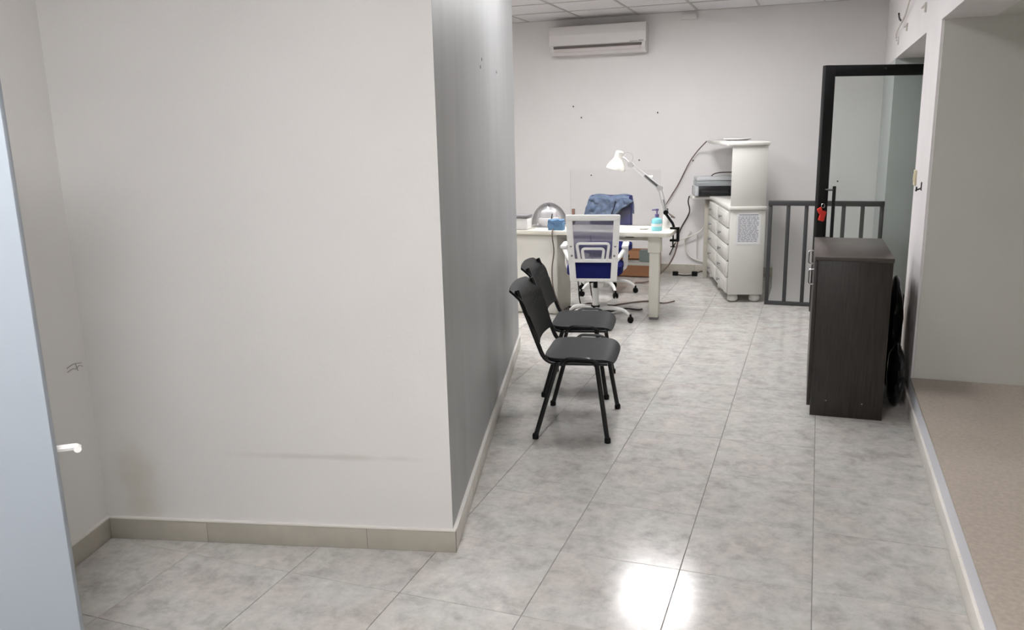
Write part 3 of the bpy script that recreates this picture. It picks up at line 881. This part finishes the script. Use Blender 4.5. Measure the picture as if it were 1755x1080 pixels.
m = MB()
for hw, ht in ((.125, .685), (.085, .645)):
    ww_ = .018
    m.tube(fillet([(-hw*.86, by-.012, .555), (-hw, by-.022, ht), (hw, by-.022, ht), (hw*.86, by-.012, .555)], .025, 4), .0115, 8)
m.build('lumbar_support', PLAST, bf)
for s in (-1, 1):
    for z, xx_ in ((.665, .172), (.59, .165)):
        m = MB(); m.lathe([(0, 0), (.009, 0), (.009, .003), (0, .003)], (s*xx_, by-.026+.0, z), 8, Matrix.Rotation(PI/2, 4, 'X')); m.build('screw', LIDG, bf)
    m = MB(); m.tube(fillet([(s*.175, by, .545), (s*.205, by+.04, .575), (s*.238, by+.09, .625), (s*.245, by+.31, .625), (s*.24, by+.32, .45), (s*.20, by+.28, .425)], .035, 5), .017, 8); am = m.build('armrest', PLAST, t)
    m = MB(); m.box(s*.242-.026, s*.242+.026, by+.07, by+.32, .632, .658, .01); m.build('arm_pad', PLAST, am)

t = thing('desk_chair', 'blue upholstered swivel chair behind the desk, half hidden under a jacket', 'chair', (-1.025, 4.93, 0), math.radians(180))
wheel_base(t, .285, PI+.25)
m = MB(); m.lathe([(0, .12), (.026, .12), (.026, .3), (.018, .3), (.018, .42), (0, .42)], seg=14); m.build('gas_column', PLAST, t)
m = MB(); m.box(-.06, .14, -.10, .10, .36, .405, .008); m.tube([(0, -.03, .37), (-.2, -.03, .36)], .009, 8); m.box(-.22, -.17, -.05, -.01, .345, .375, .006); m.build('mechanism', BLKPL, t)
cushion(.235, .225, .41, .485, .02).build('seat', BLUEF, t)
m = MB(); m.grid(lambda u, v: Vector(((2*u-1)*(.215-.012*v), -.215-.06*v+.03*(2*u-1)**2, .50+.415*v)), 12, 12, .045); m.build('backrest', BLUEF, t)
m = MB(); m.tube([(0, -.05, .385), (0, -.27, .40), (0, -.30, .60)], .02, 8, smooth=4); m.build('back_bar', BLKPL, t)

# jacket draped over that backrest
m = MB()
def jacket(u, v):
    # v runs from the front hem over the top of the backrest to the rear hem
    a = 2*u-1
    x = -1.04+a*(.195+.02*min(1, abs(v-.45)*3))
    front = .20-.0*u
    if u > .55: front = .20-.17*((u-.55)/.45)**1.0
    front = max(.03, front)
    back_ = .18+.03*math.sin(6*u)
    top_z = .925-.010*abs(a)**2+.008*math.sin(9*u)
    yf, yb = 5.11, 5.255
    if v < .45:
        k = v/.45; z = top_z-.02-front*(1-k); y = yf-.012-.02*(1-k)
    elif v < .55:
        k = (v-.45)/.1; th = PI*(1-k); y = (yf+yb)/2+math.cos(th)*(yb-yf)/2; z = top_z-.02+math.sin(th)*.022
    else:
        k = (v-.55)/.45; z = top_z-.02-back_*k; y = yb+.015*k
    p = Vector((x, y, z))
    nz = noise.noise(Vector((x*13, z*11, y*3+4)))*.022+noise.noise(Vector((x*34, z*26, y*5)))*.012
    if v < .45:
        y -= abs(nz)*1.6
        x += a*.03*(1-v/.45)
        z += noise.noise(Vector((x*16, 2.0, 0)))*.018*(1-v/.45)
    else: y += abs(nz)
    return Vector((x, y, z))
m.grid(jacket, 40, 36, .006)
jk = tag(m.build('denim_jacket', DENIM), 'faded blue denim jacket thrown over the back of the blue chair', 'jacket')
m = MB()
pts = [jacket(.52+.48*k/12, 0.0)+Vector((0, -.006, -.004)) for k in range(13)]
m.tube(pts, .008, 6); m.build('hem', DENIMD, jk)
m = MB(); m.tube([jacket(.56+.12*k/8, .02+.33*k/8)+Vector((0, -.006, 0)) for k in range(9)], .007, 6); m.build('fold_edge', DENIMD, jk)

# cardboard box under the desk
t = thing('cardboard_box', 'brown open cardboard box on the floor by the back wall, seen under the desk', 'box', (-1.12, 5.83, 0))
m = MB(); m.box(0, .42, 0, .012, 0, .27); m.box(0, .42, .26, .272, 0, .27); m.box(0, .012, .012, .26, 0, .27); m.box(.408, .42, .012, .26, 0, .27); m.box(0, .42, 0, .272, 0, .01); m.build('box_body', CARD, t, smooth=False)
m = MB(); m.prism([(0, 0), (.42, 0), (.42, -.004), (0, -.004)], .27, .274); m.rbox((0, 0, 0), (.40, .09, .004), 0, Matrix.Translation((.21, -.03, .245)) @ Matrix.Rotation(.9, 4, 'X')); m.build('flap', CARD, t, smooth=False)

# ------------------------------------------------------------------ drawer unit with hutch
du = thing('drawer_unit', 'tall white drawer unit with bun feet and a raised shelf, by the stair railing', 'drawer unit', (.13, 4.745, 0), math.atan2(.25, .968))
LW, LD = .312, 1.30
m = MB(); m.box(.008, LW, .0, LD, .072, .825, .003); body = m.build('carcass', WHITEC, du)
def rows():
    for c in range(2):
        for r in range(5):
            yield c, r, .02+c*.64, .02+c*.64+.61, .085+r*.147, .085+r*.147+.137
for c, r, d0, d1, z0, z1 in rows():
    m = MB(); m.box(-.012, .007, d0, d1, z0, z1, .004); dw = m.build('drawer', WHITEC, du)
    m = MB(); m.box(-.015, -.012, d0+.035, d1-.035, z0+.028, z1-.028, .002); m.build('drawer_panel', WHITEC, dw)
    m = MB(); m.lathe([(.007, 0), (.006, .012), (.015, .018), (.015, .026), (.008, .03), (0, .03)], (-.014, (d0+d1)/2+.03, (z0+z1)/2), 12, Matrix.Rotation(-PI/2, 4, 'Y')); m.build('knob', LIDG, dw)
for x in (.06, LW-.06):
    for y in (.06, LD*.5, LD-.06):
        m = MB(); m.lathe([(.026, 0), (.045, .016), (.048, .034), (.042, .055), (.03, .066), (.03, .073), (0, .073)], (x, y, 0), 18); m.build('bun_foot', WHITEC, du)
m = MB(); m.prism([(-.006, -.012), (LW+.008, -.012), (LW+.008, LD+.03), (-.02, LD+.09), (-.19, LD+.09), (-.19, LD-.12), (-.02, LD-.16), (-.006, LD-.3)], .826, .860, .008); m.build('worktop', WHITEC, du)
m = MB(); m.box(-.055, -.014, LD-.07, LD-.05, .0, .825, .001); m.build('support_panel', SKIRT, du)  # beige tone carries the shade under the worktop in its colour
m = MB(); m.box(.01, LW-.002, .0, .022, .861, 1.378, .002); m.build('hutch_side', WHITEC, du)
m = MB(); m.box(LW-.02, LW-.002, .022, .92, .861, 1.378, .002); m.build('hutch_back', WHITEC, du)
m = MB(); m.box(-.03, LW+.012, -.014, LD+.04, 1.379, 1.414, .01); m.build('hutch_top', WHITEC, du)
# notice
t = thing('paper_notice', 'printed paper notice taped to the end of the white drawer unit', 'notice', (.13, 4.745, 0), math.atan2(.25, .968))
m = MB(); m.box(.06, .272, -.0015, -.0006, .525, .805); m.build('sheet', PAPER, t, smooth=False)
m = MB(); random.seed(3)
m.box(.085, .25, -.0021, -.0015, .782, .789)
for k in range(19):
    z = .765-.012*k; x = .078
    while x < .245:
        wl = random.uniform(.012, .04)
        m.box(x, min(x+wl, .255), -.0021, -.0015, z, z+.0055); x += wl+.006
m.build('print_lines', INK, t, smooth=False)
m = MB(); m.box(.05, .08, -.0025, -.0018, .795, .812); m.box(.25, .28, -.0025, -.0018, .795, .812); m.build('tape', CABLEW, t, smooth=False)
# printer
t = thing('printer', 'black and grey printer on the worktop under the hutch shelf', 'printer', (.13, 4.745, .861), math.atan2(.25, .968))
m = MB(); m.box(-.17, .25, 1.11, 1.38, 0, .095, .008); m.build('printer_body', PRND, t)
m = MB(); m.box(-.172, -.135, 1.103, 1.30, .004, .10, .006); m.build('side_cover', PRNL, t)
m = MB(); m.box(-.16, .25, 1.12, 1.38, .096, .15, .012); m.build('scanner', PRNG, t)
m = MB(); m.box(-.155, .245, 1.13, 1.38, .151, .19, .012); m.build('lid', PRNL, t)
m = MB(); m.box(-.11, .16, 1.106, 1.111, .03, .055, .002); m.build('paper_slot', CABLEK, t)
rz = math.atan2(.25, .968)
def DU(u, d, z): return Vector((.13+u*math.cos(rz)-d*math.sin(rz), 4.745+u*math.sin(rz)+d*math.cos(rz), z))
cable('usb_cable', [DU(.0, 1.2, 1.06), DU(.03, 1.15, 1.085), DU(.10, 1.05, 1.10), DU(.2, .9, 1.10), DU(.27, .8, 1.04)], .006, CABLEK, 'black cable curling over the printer lid')
m = MB(); m.lathe([(0, 0), (.09, 0), (.13, .012), (.128, .02), (.09, .012), (0, .01)], seg=26)
tag(m.build('shallow_tray', WBACK, None, DU(.16, .72, 1.4145)), 'shallow pale dish lying on top of the hutch', 'dish')

# ------------------------------------------------------------------ cables
cable('lamp_cable', [(-.275, 4.115, .83), (-.27, 4.25, .81), (-.40, 4.7, .80), (-.56, 5.5, .74), (-.66, 6.08, .735), (-.614, 6.16, .833), (-.543, 6.17, .956), (-.485, 6.17, 1.078), (-.415, 6.16, 1.21), (-.335, 6.14, 1.315), DU(-.045, LD+.0, 1.40)], .006, CABLEB, 'brown grey cable sagging from the desk lamp up to the hutch top')
cable('printer_cable', [DU(-.205, 1.30, .85), DU(-.215, 1.30, .79), (-.42, 6.17, .66), (-.50, 6.17, .50), (-.55, 6.17, .36), (-.62, 6.16, .20)], .007, CABLEK, 'dark cable dropping from the printer worktop towards the floor')
lp = [(-.40, .46), (-.46, .34), (-.42, .20), (-.28, .135), (-.12, .14)]
cable('white_cable_loop', [(a, 6.175, b) for a, b in lp], .009, CABLEW, 'white cable looping low on the back wall, left of the drawer unit')
cable('white_cable_upper', [(-.60, 6.14, .33), (-.42, 6.14, .40), (-.30, 6.14, .46), (-.24, 6.14, .54)], .008, CABLEW, 'white cable rising on the back wall beside the drawer unit')
cable('white_cable_drop', [(-.33, 6.18, .43), (-.335, 6.18, .3), (-.33, 6.18, .16)], .006, CABLEW, 'short white cable hanging straight down on the back wall')
cable('pedestal_cable', [(-1.215, 3.90, DT+.006), (-1.215, 3.832, DT+.003), (-1.214, 3.828, DT-.06), (-1.215, 3.87, .55), (-1.235, 3.875, .40), (-1.225, 3.87, .24), (-1.17, 3.86, .10), (-1.08, 3.80, .012)], .005, CABLEB, 'thin cable hanging down the front of the desk pedestal')
random.seed(11)
for k, lab in enumerate(('brown floor cable at the foot of the desk pedestal, the longest', 'dark floor cable coiled next to the desk pedestal', 'brown cable on the floor under the desk behind the white chair')):
    pts = []
    x, y = -1.16, 4.05+.1*k
    for q in range(9):
        pts.append((x+.09*q*(.6+.3*k)+random.uniform(-.03, .03), y+random.uniform(-.1, .1)+.05*q*(k == 2), .008+.012*random.random()))
    cable('floor_cable', pts, .008, (CABLEB, CABLEK, CABLEB)[k], lab, group='floor cables under the desk')
cable('hanging_cable', [(-1.15, 4.22, .62), (-1.12, 4.24, .4), (-1.10, 4.22, .2), (-1.07, 4.2, .03), (-.98, 4.24, .012)], .006, CABLEK, 'black cable hanging beside the pedestal under the desk')
cable('hanging_cable_inner', [(-1.0, 4.25, .64), (-.98, 4.25, .42), (-1.0, 4.24, .25), (-.96, 4.22, .06), (-.9, 4.3, .012)], .006, CABLEB, 'brown cable hanging under the desk behind the white chair')
cable('box_cable', [(-.43, 5.5, .45), (-.47, 5.55, .30), (-.55, 5.55, .16), (-.70, 5.5, .03), (-.85, 5.45, .012)], .008, CABLEB, 'brown cable trailing in front of the cardboard box')
t = thing('power_strip', 'dark extension lead lying on the floor at the back wall', 'extension lead', (-.56, 6.02, 0), .06)
m = MB(); m.box(0, .06, -.02, .02, 0, .045, .006); m.build('plug', BLKPL, t)
m = MB(); m.box(.20, .26, -.02, .02, 0, .05, .006); m.build('socket', BLKPL, t)
m = MB(); m.tube([(.05, 0, .012), (.12, -.02, .008), (.21, 0, .012)], .007, 6, smooth=4); m.tube([(.25, 0, .03), (.30, .02, .05), (.36, .06, .03)], .006, 6, smooth=4); m.build('lead', CABLEK, t)
